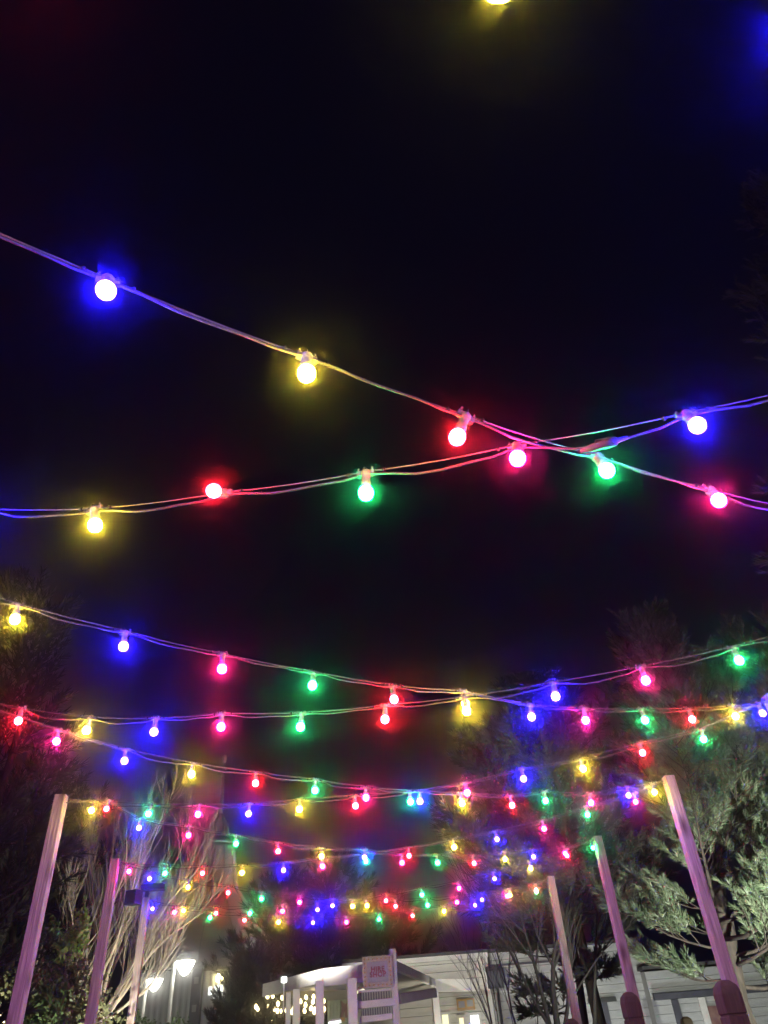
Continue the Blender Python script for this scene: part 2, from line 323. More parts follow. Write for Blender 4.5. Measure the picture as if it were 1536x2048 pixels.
# near bulbs hang askew: where their socket clips on the cable
CLIP = {'A': [(216,560),(613,714),(931,832),(1192,912),(1419,980)], 'Z': [None, (1648,-4)], 'B': [(190,1019),(449,987),(732,946),(1034,892),None,(1371,829)]}
for key, ka, kb, cols, pxs in STR:
    A = np.array(POLES[ka]); B = np.array(POLES[kb]); L = np.linalg.norm(B-A); u = (B-A)/L; n = np.array([-u[1], u[0]]); c = n@A
    a0 = A+u*.10; b0 = B-u*.10
    pts = []
    for (px, py), ch in zip(pxs, cols):
        d = ray(px, py); p = d*(c/(n@d[:2])); P0 = Vector((p[0], p[1], p[2]+EYE)); at_ = P0+Vector((0, 0, ATT)); i_ = len(pts)
        if key in CLIP and CLIP[key][i_]:
            d2 = ray(*CLIP[key][i_]); p2 = d2*(c/(n@d2[:2])); at_ = Vector((p2[0], p2[1], p2[2]+EYE))
            dn = Vector(d).normalized(); o_ = Vector((0, 0, EYE)); tc_ = (at_-o_).dot(dn); near = o_+dn*tc_; h2 = ATT**2-(near-at_).length**2
            P0 = near-dn*math.sqrt(max(h2, 0))
            if h2 < 0: P0 = at_+(near-at_).normalized()*ATT
        pts.append([P0, ch, at_])
    # continue to the posts outside the frame with the same spacing and sag
    qs = [(np.array([p[0].x, p[0].y])-A)@u/L for p in pts]
    a_ = np.array([4*q*(1-q) for q in qs]); zz = np.array([HT-ATT-p[0].z for p in pts]); sag = float(a_@zz/(a_@a_))
    order = cols.replace('_', '')
    fwd = CYC if (order+order)[:2] in (CYC*2) else CYC[::-1]
    def ext(q0, dz0, dirn, ch0, out):
        q = q0; ch = ch0; k = 0
        while True:
            q += dirn*.5/L; k += 1
            if q*L < .45 or (1-q)*L < .45: break
            i = fwd.index(ch); ch = fwd[(i+dirn) % 5]
            P = A+u*(q*L); z = HT-ATT-4*sag*q*(1-q)+dz0*math.exp(-k*.8); out.append([Vector((P[0], P[1], z)), ch, False])
    lo = []; hi = []
    if qs[0]*L > .95 and key in 'ABCDEZ': ext(qs[0], pts[0][0].z-(HT-ATT-4*sag*qs[0]*(1-qs[0])), -1, pts[0][1], lo)
    if (1-qs[-1])*L > .95 and key in 'ABCDFZ': ext(qs[-1], pts[-1][0].z-(HT-ATT-4*sag*qs[-1]*(1-qs[-1])), 1, pts[-1][1], hi)
    if key == 'Z':
        P = (pts[0][0]+pts[1][0])/2; lo2 = [[P, 'R', False]] if (pts[0][0]-pts[1][0]).length > .8 else []
        pts = [pts[0]]+lo2+[pts[1]]
    allp = lo[::-1]+pts+hi
    att = [p[2] if p[2] else p[0]+Vector((0, 0, ATT)) for p in allp if p[1] != '_']
    jspan = [p[1] for p in allp].index('_') if '_' in [p[1] for p in allp] else -9
    ends = [Vector((a0[0], a0[1], HT))]+att+[Vector((b0[0], b0[1], HT))]
    t = empty('festoon_cable', ends[0], label=CL[key], cat='cable', group='festoon cables strung between the timber posts')
    cab = []; sup = []
    nv = Vector((n[0], n[1], 0))
    for i in range(len(ends)-1):
        p, q = ends[i], ends[i+1]; l = (q-p).length; tight = i == 0 or i == len(ends)-2
        dip = random.uniform(.012, .034)*min(l/.5, 1.4)*(0 if tight else 1); dip = .05 if i == jspan else dip; tw = random.uniform(-.010, .010)
        for k in range(6):
            s = k/6; m_ = math.sin(math.pi*s)
            base = p.lerp(q, s)
            sup.append(base+Vector((0, 0, .005-.003*m_))+nv*(.006*m_))
            if i == jspan and k == 3: joint = base+Vector((0, 0, -.006-dip))
            cab.append(base+Vector((0, 0, -.006-dip*m_+.004*math.sin(6.3*s*2)))+nv*(tw*m_-.002))
    sup.append(ends[-1]+Vector((0, 0, .005))); cab.append(ends[-1]+Vector((0, 0, -.006)))
    o0 = ends[0]
    MB().tube([v-o0 for v in cab], .0042, 7).build('power_cable', M['cable'], t)
    MB().tube([v-o0 for v in sup], .0028, 6).build('support_wire', M['steel'], t)
    for e, nx in ((ends[0], ends[1]), (ends[-1], ends[-2])):
        d = (nx-e).normalized(); mb = MB()
        for k in range(3):
            q = e-o0+d*(.03+.055*k); mb.tube([q, q+d*.012, q+d*.028, q+d*.04], [.004, .010, .010, .004], 6)
        mb.build('turnbuckle', M['steel'], t)
    num = 0
    # cable ties
    for i in range(1, len(ends)-2):
        for s in (.12, .88):
            q = ends[i].lerp(ends[i+1], s)-o0; d = (ends[i+1]-ends[i]).normalized()
            MB().tube([q-d*.004, q+d*.004], .0085, 6).build('cable_tie', M['black'], t)
    for p, ch, vis in allp:
        if ch == '_':
            c0 = p+Vector((0, 0, ATT)); d = Vector((u[0], u[1], .12)).normalized()
            c0 = joint; d = (att[[a_[1] for a_ in allp].index('_')]-att[0]).normalized() if False else Vector((u[0], u[1], .1)).normalized()
            MB().tube([v-o0 for v in (c0-d*.07, c0-d*.045, c0-d*.04, c0-d*.005, c0, c0+d*.035, c0+d*.04, c0+d*.07)], [.006, .008, .012, .012, .015, .015, .008, .006], 8).build('connector', M['joint'], t)
            MB().box((c0-o0)+Vector((0, 0, .014)), (.045, .010, .012), math.atan2(d.y, d.x)).build('connector_latch', M['black'], t)
            continue
        num += 1
        b = empty('festoon_bulb', p, math.atan2(u[1], u[0]), cat='light bulb', group='coloured festoon bulbs')
        tl = .10
        b.rotation_euler = (random.uniform(-tl, tl)*1.2, random.uniform(-tl, tl), math.atan2(u[1], u[0]))
        if vis and (vis-p-Vector((0, 0, ATT))).length > 1e-4:
            zz_ = (vis-p).normalized(); xx_ = Vector((u[0], u[1], 0)); xx_ = (xx_-zz_*xx_.dot(zz_)).normalized(); yy_ = zz_.cross(xx_)
            b.rotation_euler = Matrix((xx_, yy_, zz_)).transposed().to_euler()
        b['label'] = '%s globe bulb, %s from left on the %s' % (CN[ch], ORD[num-1], SN[key])
        link('globe', GM[ch+('d' if key in 'GHIJK' else '')], b); link('socket', SM, b); link('wire_clip', clipm, b); nbulb += 1

# ------------------------------------------------------------------ pines
def shoot_templates(nn=44, wid=.045, ln=.42):
    T = []
    for _ in range(5):
        t = RNG.random(nn)**.8; ph = RNG.random(nn)*6.283; ti = RNG.uniform(.45, 1.0, nn)-.35*t; l = ln*RNG.uniform(.75, 1.15, nn)
        b = np.stack([np.zeros(nn), np.zeros(nn), t*.85], 1)
        d = np.stack([np.sin(ti)*np.cos(ph), np.sin(ti)*np.sin(ph), np.cos(ti)], 1)
        s = np.cross(d, RNG.normal(size=(nn, 3))); s /= np.linalg.norm(s, axis=1)[:, None]
        T.append(np.stack([b+s*wid*.5, b-s*wid*.5, b+d*l[:, None]], 1))
    return T
def shoots(P, D, S, T):
    P = np.array(P); D = np.array(D); S = np.array(S); n = len(P)
    D = D/np.linalg.norm(D, axis=1)[:, None]
    r = RNG.normal(size=(n, 3)); X = np.cross(D, r); X /= np.linalg.norm(X, axis=1)[:, None]; Y = np.cross(D, X)
    out = []
    idx = RNG.integers(0, len(T), n)
    for k in range(len(T)):
        q = idx == k
        if not q.any(): continue
        t = T[k].reshape(-1, 3)
        v = (t[None, :, 0, None]*X[q][:, None]+t[None, :, 1, None]*Y[q][:, None]+t[None, :, 2, None]*D[q][:, None])*S[q][:, None, None]+P[q][:, None]
        out.append(v.reshape(-1, 3, 3))
    return np.concatenate(out)
TS = shoot_templates(); TD = shoot_templates(26, .07, .45)
def pine(name, base, h, z0, rad, nl, lb, mneedle='needle', T=TS, dens=1., ss=.24, seed=0, r0=.13, aim=None, droop=0., short=None, grp='pine trees round the lit yard'):
    rnd = random.Random(seed); t = empty(name, (base[0], base[1], 0), label=lb, cat='tree', group=grp)
    tp = [Vector((rnd.uniform(-.05, .05)*k, rnd.uniform(-.05, .05)*k, h*k/7)) for k in range(8)]
    MB().tube(tp, [r0*(1-k/7.6)+.008 for k in range(8)], 9).build('trunk', M['bark'], t)
    for i in range(nl):
        f = (i+.5)/nl; z = z0+(h-z0)*f**.9
        az = i*2.4+rnd.uniform(-.5, .5)
        if aim is not None and rnd.random() < .45: az = aim+rnd.uniform(-.9, .9)
        ln = rad*((1-f)**.75*.9+.16)*rnd.uniform(.7, 1.15)*(.75 if z < z0+.4 else 1)
        if short is not None and math.cos(az-short) > .35: ln *= .62
        rise = rnd.uniform(.05, .35)+.9*f-droop*(1-f)
        o = Vector((tp[0].x, 0, z)); d = Vector((math.cos(az), math.sin(az), rise)).normalized()
        pts = []
        for k in range(7):
            s = k/6; pts.append(o+d*ln*s+Vector((0, 0, .22*ln*s*s-.08*ln*math.sin(math.pi*s)-droop*.35*ln*s*s))+Vector((rnd.uniform(-1, 1), rnd.uniform(-1, 1), rnd.uniform(-.5, .5)))*.03*ln*s)
        mb = MB(); mb.tube(pts, [max(.028*(ln/2)*(1-k/6.6), .006) for k in range(7)], 5)
        P = []; D = []; S = []
        side = d.cross(Vector((0, 0, 1))).normalized()
        ns = max(4, int(ln*8*dens))
        for j in range(ns):
            s = .22+.78*(j+rnd.random()*.6)/ns; q = min(int(s*6), 5); pp = pts[q].lerp(pts[q+1], s*6-q)
            sg = 1 if j % 2 else -1; sl = (.18+.42*(1-s)+.1)*rnd.uniform(.7, 1.2)*min(1.2, .5+ln*.35)
            sd = (side*sg*rnd.uniform(.5, 1)+d*rnd.uniform(.5, 1.0)+Vector((0, 0, rnd.uniform(-.1, .6)))).normalized()
            e = pp+sd*sl+Vector((0, 0, sl*.2)); mb.tube([pp, pp.lerp(e, .5)+Vector((0, 0, -.02)), e], [.009, .006, .004], 4, cap=False)
            m_ = max(3, int(sl*15*dens))
            for k in range(m_):
                w = .25+.75*k/(m_-1) if m_ > 1 else 1; x = pp.lerp(e, w)
                dd = sd*.8+Vector((rnd.uniform(-1, 1), rnd.uniform(-1, 1), rnd.uniform(.1, 1.3)))*.65
                P.append(x); D.append(dd); S.append(ss*rnd.uniform(.65, 1.2))
        for k in range(4):
            P.append(pts[6]); D.append(d+Vector((rnd.uniform(-.5, .5), rnd.uniform(-.5, .5), rnd.uniform(0, .9)))); S.append(ss*rnd.uniform(.9, 1.4))
        lo_ = mb.build('branch', M['bark'], t)
        V = shoots([tuple(v) for v in P], [tuple(v) for v in D], S, T)
        link('needles', tri_mesh('needles', V, M[mneedle]), lo_)
    return t
def base_of(px, py, D):
    p = at_d(px, py, D); return (p.x, p.y)
# lit pine on the right
pine('pine_tree', base_of(1500, 2040, 12.2), 7.0, 2.1, 2.4, 56, 'bright lit green pine at the right, behind the nearest right timber post', ss=.235, seed=4, dens=1.25, aim=5.1, r0=.16, short=3.14)
pine('pine_tree', (6.1, 10.6), 6.2, 1.4, 2.5, 30, 'grey green pine cut by the right edge, right of the lit pine', ss=.25, seed=9, dens=1.3, aim=4.2)
q = at_d(1536, 960, 8.6)
pine('pine_tree', (q.x+3.6, q.y+.6), 14.5, 4.6, 3.0, 50, 'tall dark pine reaching in at the right edge high above the others', 'needle', TS, .8, .30, 21, .16, 3.3)
# dim pines behind the right rows
pine('pine_tree', base_of(1203, 2040, 18), 8.7, 3.9, 2.9, 44, 'tall dim pine behind the middle right post, its pointed top highest', 'needle_half_shaded', TD, .9, .42, 31, .15, droop=.25)
pine('pine_tree', base_of(1172, 2040, 19.5), 6.5, 2.6, 2.2, 24, 'dark drooping pine in front of the grey wall by the farthest right post', 'needle_shaded', TD, .9, .38, 35, .12, droop=.45, aim=3.3)
# dark pines at the left
pine('pine_tree', base_of(-143, 2040, 11.5), 7.7, 1.8, 2.0, 34, 'dark pine with a bare leader at the left edge, tallest on the left', 'needle_shaded', TD, .8, .36, 41, .12, short=0)
pine('pine_tree', base_of(0, 2040, 16.5), 6.2, 3.2, 2.3, 26, 'low dark pine behind the nearest left timber post', 'needle_shaded', TD, .8, .36, 45, .12)
# backdrop of far dark trees behind the shop
for i, (px, D, h, lb) in enumerate(((560, 34, 7.6, 'faint dark conifer beyond the canopy left end'), (660, 36, 8.4, 'faint dark conifer behind the left part of the canopy'), (770, 38, 7.0, 'faint dark conifer behind the sign'))):
    pine('conifer', base_of(px, 2040, D), h, 2.0, 3.2, 22, lb, 'needle_shaded', TD, .55, .7, 60+i, .18, grp='far dark conifers behind the shop')
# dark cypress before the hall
pine('fir_tree', base_of(500, 2046, 20.5), 3.72, .5, 1.25, 64, 'black small fir standing out against the bright doorway of the corrugated hall', 'needle_shaded', TD, 1.3, .26, 71, .07, grp='small firs', droop=.2)

# ------------------------------------------------------------------ bare trees
def branch(mb, tw, p, d, l, r, depth, rnd, up_=.25, tmin=.004):
    n = 5; pts = [p]; q = p.copy(); dd = d.copy()
    for k in range(n):
        dd = (dd+Vector((rnd.uniform(-1, 1), rnd.uniform(-1, 1), rnd.uniform(-.4, .8)))*.13+Vector((0, 0, up_*.12))).normalized(); q = q+dd*l/n; pts.append(q.copy())
    (mb if depth > 1 else tw).tube(pts, [r*(1-.55*k/n) for k in range(n+1)], 6 if r > .015 else 4, cap=False)
    if depth <= 0: return
    m_ = rnd.choice((3, 4, 4, 5)) if depth > 1 else rnd.choice((4, 5, 6))
    for j in range(m_):
        s = rnd.uniform(.25, 1) if j else 1; i = min(int(s*n), n-1); x = pts[i].lerp(pts[i+1], s*n-i)
        nd = (dd+Vector((rnd.uniform(-1, 1), rnd.uniform(-1, 1), rnd.uniform(-.5, .7)))*rnd.uniform(.35, .75)).normalized()
        branch(mb, tw, x, nd, l*rnd.uniform(.5, .78), max(r*.5*rnd.uniform(.8, 1.1), tmin), depth-1, rnd, up_, tmin)
def bare(base, stems, lb, m, seed, depth=3, cat='tree', grp='bare winter trees', up_=.25, tmin=.004):
    rnd = random.Random(seed); t = empty('bare_tree', base, label=lb, cat=cat, group=grp); tw = MB()
    for (az, el, l, r) in stems:
        mb = MB(); d = Vector((math.cos(az)*math.cos(el), math.sin(az)*math.cos(el), math.sin(el)))
        branch(mb, tw, Vector((rnd.uniform(-.1, .1), rnd.uniform(-.1, .1), 0)), d, l, r, depth, rnd, up_, tmin); mb.build('stem', m, t)
    tw.build('twigs', m, t); return t
b0 = at_d(192, 2046, 15.0)
bt = empty('bare_tree', (b0.x, b0.y, 0), label='pale bare multi stemmed tree lit beige, behind the left timber posts', cat='tree', group='bare winter trees')
STEMS = [([(195,2046),(230,1990),(262,1930),(300,1870),(335,1805),(390,1740),(415,1700)], .055, .3), ([(195,2046),(215,1960),(240,1870),(268,1790),(285,1730),(312,1670),(330,1610)], .05, -.2),
  ([(200,2046),(248,1985),(292,1922),(335,1878),(375,1848),(405,1825)], .046, .6), ([(190,2046),(205,1950),(225,1900),(258,1800),(274,1725),(290,1640)], .05, -.6),
  ([(186,2046),(188,1900),(186,1780),(180,1700),(190,1625)], .04, .2), ([(182,2046),(172,1920),(166,1810),(172,1730),(168,1650)], .036, .9),
  ([(205,2046),(262,1958),(290,1895),(325,1842),(372,1790),(425,1755)], .045, .9), ([(190,2046),(200,1900),(212,1800),(224,1700),(226,1630)], .04, .7),
  ([(210,2046),(250,2008),(295,1975),(330,1926),(352,1895)], .036, -.5), ([(184,2046),(156,1930),(142,1840),(132,1790)], .026, -.8),
  ([(193,2046),(222,1950),(262,1860),(300,1790),(352,1720),(372,1650)], .042, 1.1), ([(188,2046),(196,1950),(208,1850),(246,1740),(250,1660)], .036, -1.0)]
rn = random.Random(5); tws = MB()
for (pp, r0_, dd_) in STEMS:
    mb = MB(); P = [at_d(x, y, 15.0+dd_*k/(len(pp)-1)) for k, (x, y) in enumerate(pp)]
    P = [v-Vector((b0.x, b0.y, 0)) for v in catmull([v+Vector((rn.uniform(-.03, .03), 0, rn.uniform(-.02, .02))) for v in P], 4)]
    r0_ *= .82; nP = len(P); mb.tube(P, [r0_*(1-.78*k/(nP-1)) for k in range(nP)], 7)
    for k in range(3, nP):
        for q in range(1 if k < 8 else 2):
            d_ = (P[k]-P[k-1]).normalized(); nd = (d_+Vector((rn.uniform(-.8, .8), rn.uniform(-.8, .8), rn.uniform(.1, 1.1)))*.75).normalized()
            branch(mb, tws, P[k], nd, rn.uniform(.4, .85)*(1.1-.4*k/nP), r0_*(1-.78*k/(nP-1))*.36, 2 if k % 6 == 5 else 1, rn, .6, .0042)
    mb.build('stem', M['bark_pale'], bt)
tws.build('twigs', M['bark_pale'], bt)
q0 = at_d(192, 2046, 15.0).z
MB().tube([(0, 0, 0), (.02, 0, q0*.4), (0, 0, q0*.8), (0, 0, q0+.05)], [.19, .15, .13, .11], 10).build('trunk', M['bark_pale'], bt)
b1 = at_d(100, 2046, 13.8)
bare((b1.x-.5, b1.y, .9), [(R(120), R(75), 1.5, .035), (R(60), R(70), 1.7, .04), (R(200), R(60), 1.4, .03), (R(-20), R(66), 1.5, .03)], 'small pale bare bush low at the left behind the ivy', M['bark_pale'], 15, 2)
for i, (px, D, st, lb) in enumerate((
      (1118, 16.5, [(R(90), R(84), 1.8, .07), (R(150), R(66), 1.9, .04), (R(20), R(68), 2.0, .045), (R(100), R(74), 2.2, .05)], 'dark bare tree forking in front of the grey wall, left of the farthest right post'),
      (985, 15.5, [(R(95), R(84), 1.5, .022), (R(165), R(80), 1.4, .016), (R(60), R(74), 1.1, .014)], 'thin dark sapling with curved stems before the white shop wall'),
      (1052, 15.0, [(R(140), R(72), 1.7, .022), (R(160), R(66), 1.2, .014), (R(40), R(70), 1.0, .012)], 'slender leaning sapling right of the black wall lamp'),
      (1165, 17.2, [(R(80), R(85), 2.6, .07), (R(10), R(74), 2.4, .045)], 'tall dark bare tree between the farthest and middle right posts'))):
    p = at_d(px, 2046, D); t = bare((p.x, p.y, 1.6), st, lb, M['bark_grey'], 80+i, 2 if i in (1, 2) else 3, grp='dark bare trees before the wall')
    MB().tube([(0, 0, -1.6), (.03, 0, -.8), (0, 0, .1)], [st[0][3]*1.7, st[0][3]*1.35, st[0][3]*1.15], 8).build('trunk', M['bark_grey'], t)

# ------------------------------------------------------------------ leafy growth, lower left
def leaves(centers, n, size, seed):
    rg = np.random.default_rng(seed); out = []
    for (c, r) in centers:
        k = int(n*r[0]*r[2]); v = rg.normal(size=(k, 3)); v /= np.linalg.norm(v, axis=1)[:, None]
        p = np.array(c)+v*(rg.random(k)**.45)[:, None]*np.array(r)*(1+.25*np.sin(v[:, :1]*7+v[:, 2:]*9))
        a = rg.normal(size=(k, 3)); a /= np.linalg.norm(a, axis=1)[:, None]; b = np.cross(a, rg.normal(size=(k, 3))); b /= np.linalg.norm(b, axis=1)[:, None]
        s = size*rg.uniform(.6, 1.3, k)[:, None]
        out += [np.stack([p-b*s*.4, p+b*s*.4, p+a*s], 1), np.stack([p+b*s*.4, p-b*s*.4, p-a*s*.6], 1)]
    return np.concatenate(out)
def shrub(name, px, py, D, blobs, size, n, m, lb, seed, cat='shrub', stem=True):
    p = at_d(px, py, D); t = empty(name, (p.x, p.y, 0), label=lb, cat=cat)
    cs = [((dx, dy, p.z+dz), r) for dx, dy, dz, r in blobs]
    link('foliage', tri_mesh('foliage', leaves(cs, n, size, seed), m), t)
    if stem:
        mb = MB(); rd = random.Random(seed)
        for c, r in cs: mb.tube([(rd.uniform(-.1, .1), 0, 0), (c[0]*.5, c[1]*.5, c[2]*.55), c], [.04, .03, .012], 6)
        mb.build('stem', M['bark'], t)
    return t
shrub('ivy', 118, 1985, 13.3, [(0, 0, -.9, (.35, .3, .9)), (.1, 0, -.1, (.28, .28, .45)), (-.15, 0, .35, (.22, .2, .3)), (-.3, 0, .72, (.16, .16, .28))], .05, 7000, M['ivy'], 'column of glossy ivy climbing between the two nearer left posts', 3)
shrub('leaf_tuft', 160, 1862, 13.0, [(0, 0, 0, (.14, .13, .36)), (-.16, 0, -.2, (.17, .14, .2))], .06, 9000, M['lime'], 'bright lime green tuft of leaves on the pale bare tree', 4, 'foliage')
shrub('hedge', 55, 1955, 12.6, [(-.9, 0, -.75, (1.1, .5, .9)), (.1, 0, -.9, (.9, .5, 1.0)), (.75, .1, -.75, (.6, .4, .8)), (-.3, 0, -.25, (.8, .35, .4)), (.5, .2, -.1, (.5, .3, .35))], .055, 3300, M['hedge'], 'brown green hedge at the bottom left behind the nearest left post', 6)
shrub('shrub', 82, 2040, 11.8, [(0, 0, -.3, (.35, .3, .75)), (.1, 0, .2, (.22, .2, .3))], .05, 6500, M['ivy'], 'dark green bush low beside the nearest left post', 8)
shrub('shrub', 330, 2052, 18.5, [(-.5, 0, -.2, (.6, .4, .45)), (.3, 0, -.25, (.5, .4, .4))], .06, 3500, M['ivy'], 'low green bush at the foot of the two street lamps', 12)

# ------------------------------------------------------------------ hire shop and walls
def wall(name, a, b, h, m, lb, thick=.2, pitch=.19, cat='building', roof=True, grp=None):
    """boarded wall from a to b (plan points), built up of separate horizontal boards"""
    a = Vector((a[0], a[1])); b = Vector((b[0], b[1])); L = (b-a).length; rz = math.atan2((b-a).y, (b-a).x)
    t = empty(name, (a.x, a.y, 0), rz, label=lb, cat=cat, group=grp)
    MB().box((L/2, 2.2, h/2-.02), (L-.02, 4.2, h-.04)).build('wall', m, t)
    n = int(h/pitch); rd = random.Random(int(L*100))
    prot = {}
    for k in range(n):
        z = (k+.5)*pitch; key = 0
        if key not in prot:
            mb = MB(); hh = pitch/2-.004
            base = [(0, -.026, -hh), (L, -.026, -hh), (L, -.012, hh), (0, -.012, hh), (0, .09, -hh), (L, .09, -hh), (L, .09, hh), (0, .09, hh)]
            mb.v = base; mb.f = [(0, 1, 2, 3), (4, 7, 6, 5), (0, 4, 5, 1), (3, 2, 6, 7), (0, 3, 7, 4), (1, 5, 6, 2)]; mb.smooth = [False]*6
            prot[0] = mb.mesh('plank', m)
        o = link('plank', prot[0], t, (rd.uniform(-.004, .004), rd.uniform(-.004, .004), z))
    if roof:
        MB().box((L/2, 2.15, h+.03), (L+.12, 4.55, .07)).build('roof', M['roof'], t)
    return t, L
HS = 4.0
pa = at_z(655, 1930, HS); 
w1a = at_z(722, 1925, HS-.02); w1b = at_z(981, 1906, HS-.02)
YB = (w1a.y+w1b.y)/2
# straight front wall at one depth
wa = at_y(690, 1990, YB); wb = at_y(981, 1990, YB)
shop, SL = wall('hire_shop', (wa.x, YB), (wb.x, YB), HS, M['white'], 'white boarded hire shop with flat roof behind the canopy and sign')
def on_wall(px, py, off=-.05):
    p = at_y(px, py, YB+off); return p.x-wa.x, p.z
# corner trim, door and windows of the shop
def panel(t, name, x0, x1, z0, z1, m, y=-.05, th=.04, bev=0):
    return MB().box(((x0+x1)/2, y, (z0+z1)/2), (x1-x0, th, z1-z0)).build(name, m, t, bevel=bev)
panel(shop, 'corner_board', SL-.10, SL+.03, 0, HS-.02, M['trim'], -.055, .06)
MB().box((SL/2, -.07, HS-.07), (SL+.1, .05, .12)).build('fascia', M['trim'], shop)
def window(t, x0, x1, z0, z1, mglass, bars=1, yy=-.06):
    f = MB(); w_ = .06
    f.box(((x0+x1)/2, yy, z1+w_/2), (x1-x0+2*w_, .07, w_)).box(((x0+x1)/2, yy, z0-w_/2), (x1-x0+2*w_, .09, w_))
    f.box((x0-w_/2, yy, (z0+z1)/2), (w_, .07, z1-z0)).box((x1+w_/2, yy, (z0+z1)/2), (w_, .07, z1-z0))
    for k in range(bars): f.box((x0+(x1-x0)*(k+1)/(bars+1), yy, (z0+z1)/2), (.035, .05, z1-z0))
    fo = f.build('window', M['trim'], t)
    MB().box(((x0+x1)/2, yy+.02, (z0+z1)/2), (x1-x0, .01, z1-z0)).build('pane', mglass, fo)
x0, z1 = on_wall(869, 2031); x1, _ = on_wall(896, 2030)
window(shop, x0, x1, 1.0, z1, M['win_warm'], 1)
x0, z1 = on_wall(918, 2036); x1, _ = on_wall(926, 2030)
window(shop, x0, x1, .9, z1, M['win_warm'], 0)
x0, z1 = on_wall(940, 2031); x1, _ = on_wall(957, 2030)
window(shop, x0, x1, .3, z1, M['win_cold'], 0)
x0, z1 = on_wall(928, 2025); x1, _ = on_wall(938, 2030)
panel(shop, 'door', x0, x1, .1, z1, M['trim'], -.05)
# orange notice board above the window
xa, za = on_wall(915, 2022); xb, zb = on_wall(948, 1996)
t = empty('notice_board', (wa.x+(xa+xb)/2, YB-.075, za), 0, label='orange framed board with two pale panels above the right shop window', cat='notice board')
wdt = xb-xa; hgt = zb-za
MB().box((0, 0, hgt/2), (wdt, .04, hgt)).build('frame', M['orange'], t, bevel=.01)
for s in (-1, 1): MB().box((s*wdt*.235, -.025, hgt*(.55+.03*s)), (wdt*.34, .015, hgt*.56)).build('panel', M['sign'], t)
for s in (-.3, 0, .3): MB().box((wdt*s, -.026, hgt*.1), (wdt*.2, .012, hgt*.05)).build('strip', M['cream'], t)
# wall lamp (unlit) at the corner
xa, za = on_wall(978, 1956)
t = empty('wall_lamp', (wa.x+xa+.15, YB-.12, za), 0, label='unlit black rectangular wall lamp at the shop corner', cat='wall lamp')
f = MB(); hw, hh = .20, .23
f.box((-hw, -.08, 0), (.03, .06, .5)).box((hw, -.08, 0), (.03, .06, .5)).box((0, -.08, -.24), (.37, .06, .03)).box((0, -.06, .2), (.37, .14, .11))
f.build('housing', M['black'], t)
MB().box((0, -.07, -.04), (.36, .02, .36)).build('glass', M['dark'], t); MB().box((0, .03, .1), (.08, .16, .08)).build('bracket', M['black'], t)

# grey wall to the right
wc = at_y(983, 1990, YB+.12); wd_ = at_y(1300, 1990, YB+.12)
g1, GL = wall('long_shed', (wc.x, YB+.12), (wd_.x, YB+.12), HS-.0, M['grey_wall'], 'long grey boarded building right of the shop behind the trees', roof=True)
def on_g(px, py): p = at_y(px, py, YB+.05); return p.x-wc.x, p.z
x0, z1 = on_g(1186, 2006); x1, _ = on_g(1214, 2004)
panel(g1, 'door', x0, x1, 0, z1, M['dark'], -.05); panel(g1, 'lintel', x0-.12, x1+.25, z1, z1+.1, M['black'], -.08, .1)
x0, z1 = on_g(1000, 1932); panel(g1, 'rail', .05, GL*.55, z1, z1+.05, M['dark'], -.06, .03)
x0, _ = on_g(996, 1990); MB().tube([(x0, -.10, .1), (x0, -.10, z1)], .035, 8).build('downpipe', M['dark'], g1)
# lower building at far right
we = at_y(1296, 1990, YB-.4); wf = at_y(1640, 1990, YB-.4)
p = at_y(1310, 1937, YB-.4)
g2, G2 = wall('side_shed', (we.x+.05, YB-.4), (wf.x, YB-.4), p.z, M['grey_wall'], 'lower grey boarded shed at the bottom right behind the pine', roof=True)
def on_g2(px, py): p = at_y(px, py, YB-.45); return p.x-we.x, p.z
_, zt = on_g2(1350, 1985); panel(g2, 'canopy_rail', .05, G2, zt-.14, zt, M['dark'], -.12, .15)
for px in (1338, 1392): x0, _ = on_g2(px, 2000); panel(g2, 'upright', x0, x0+.17, 0, zt-.15, M['dark'] if px < 1350 else M['trim'], -.07, .06)
x0, _ = on_g2(1405, 2020); panel(g2, 'door', x0, x0+.5, 0, zt-.35, M['maroon'], -.06)

# canopy in front of the shop
CZ = 3.25
cA = at_z(528, 1992, CZ-.22); cB = at_z(648, 1937, CZ); cC = at_z(790, 1922, CZ); cD = at_z(868, 1973, CZ-.15)
for v in (cA, cD): v.z = CZ
t = empty('canopy', (cB.x, cB.y, 0), 0, label='white flat canopy with deep fascia and pale posts in front of the hire shop', cat='canopy')
o0 = Vector((cB.x, cB.y, 0))
cE = at_z(958, 1972, CZ-.15); cE.z = CZ
for a_, b_, hgt in ((cA, cB, .24), (cB, cC, .30), (cC, cD, .16), (cD, cE, .26)):
    a2 = a_-o0; b2 = b_-o0; MB().beam((a2.x, a2.y, CZ-hgt/2), (b2.x, b2.y, CZ-hgt/2), .09, hgt).build('fascia', M['trim'], t, bevel=.01)
poly = [cA, cB, cC, cD, cE, Vector((cE.x, YB-.1, CZ)), Vector((wa.x+.1, YB-.1, CZ)), Vector((cA.x+.4, max(YB, cA.y+.3), CZ))]
mb = MB(); k = len(poly)
for zz in (CZ-.12, CZ-.05):
    for p in poly: mb.v.append((p.x-o0.x, p.y-o0.y, zz))
mb.f.append(tuple(reversed(range(k)))); mb.f.append(tuple(range(k, 2*k))); mb.smooth += [False]*2
for i in range(k): mb.f.append((i, (i+1) % k, k+(i+1) % k, k+i)); mb.smooth.append(False)
mb.build('roof_deck', M['soffit'], t)
def cpost(px, py, r=.075, top=CZ-.12, D=None):
    p = at_z(px, py, CZ-.15) if D is None else at_d(px, py, D)
    return p
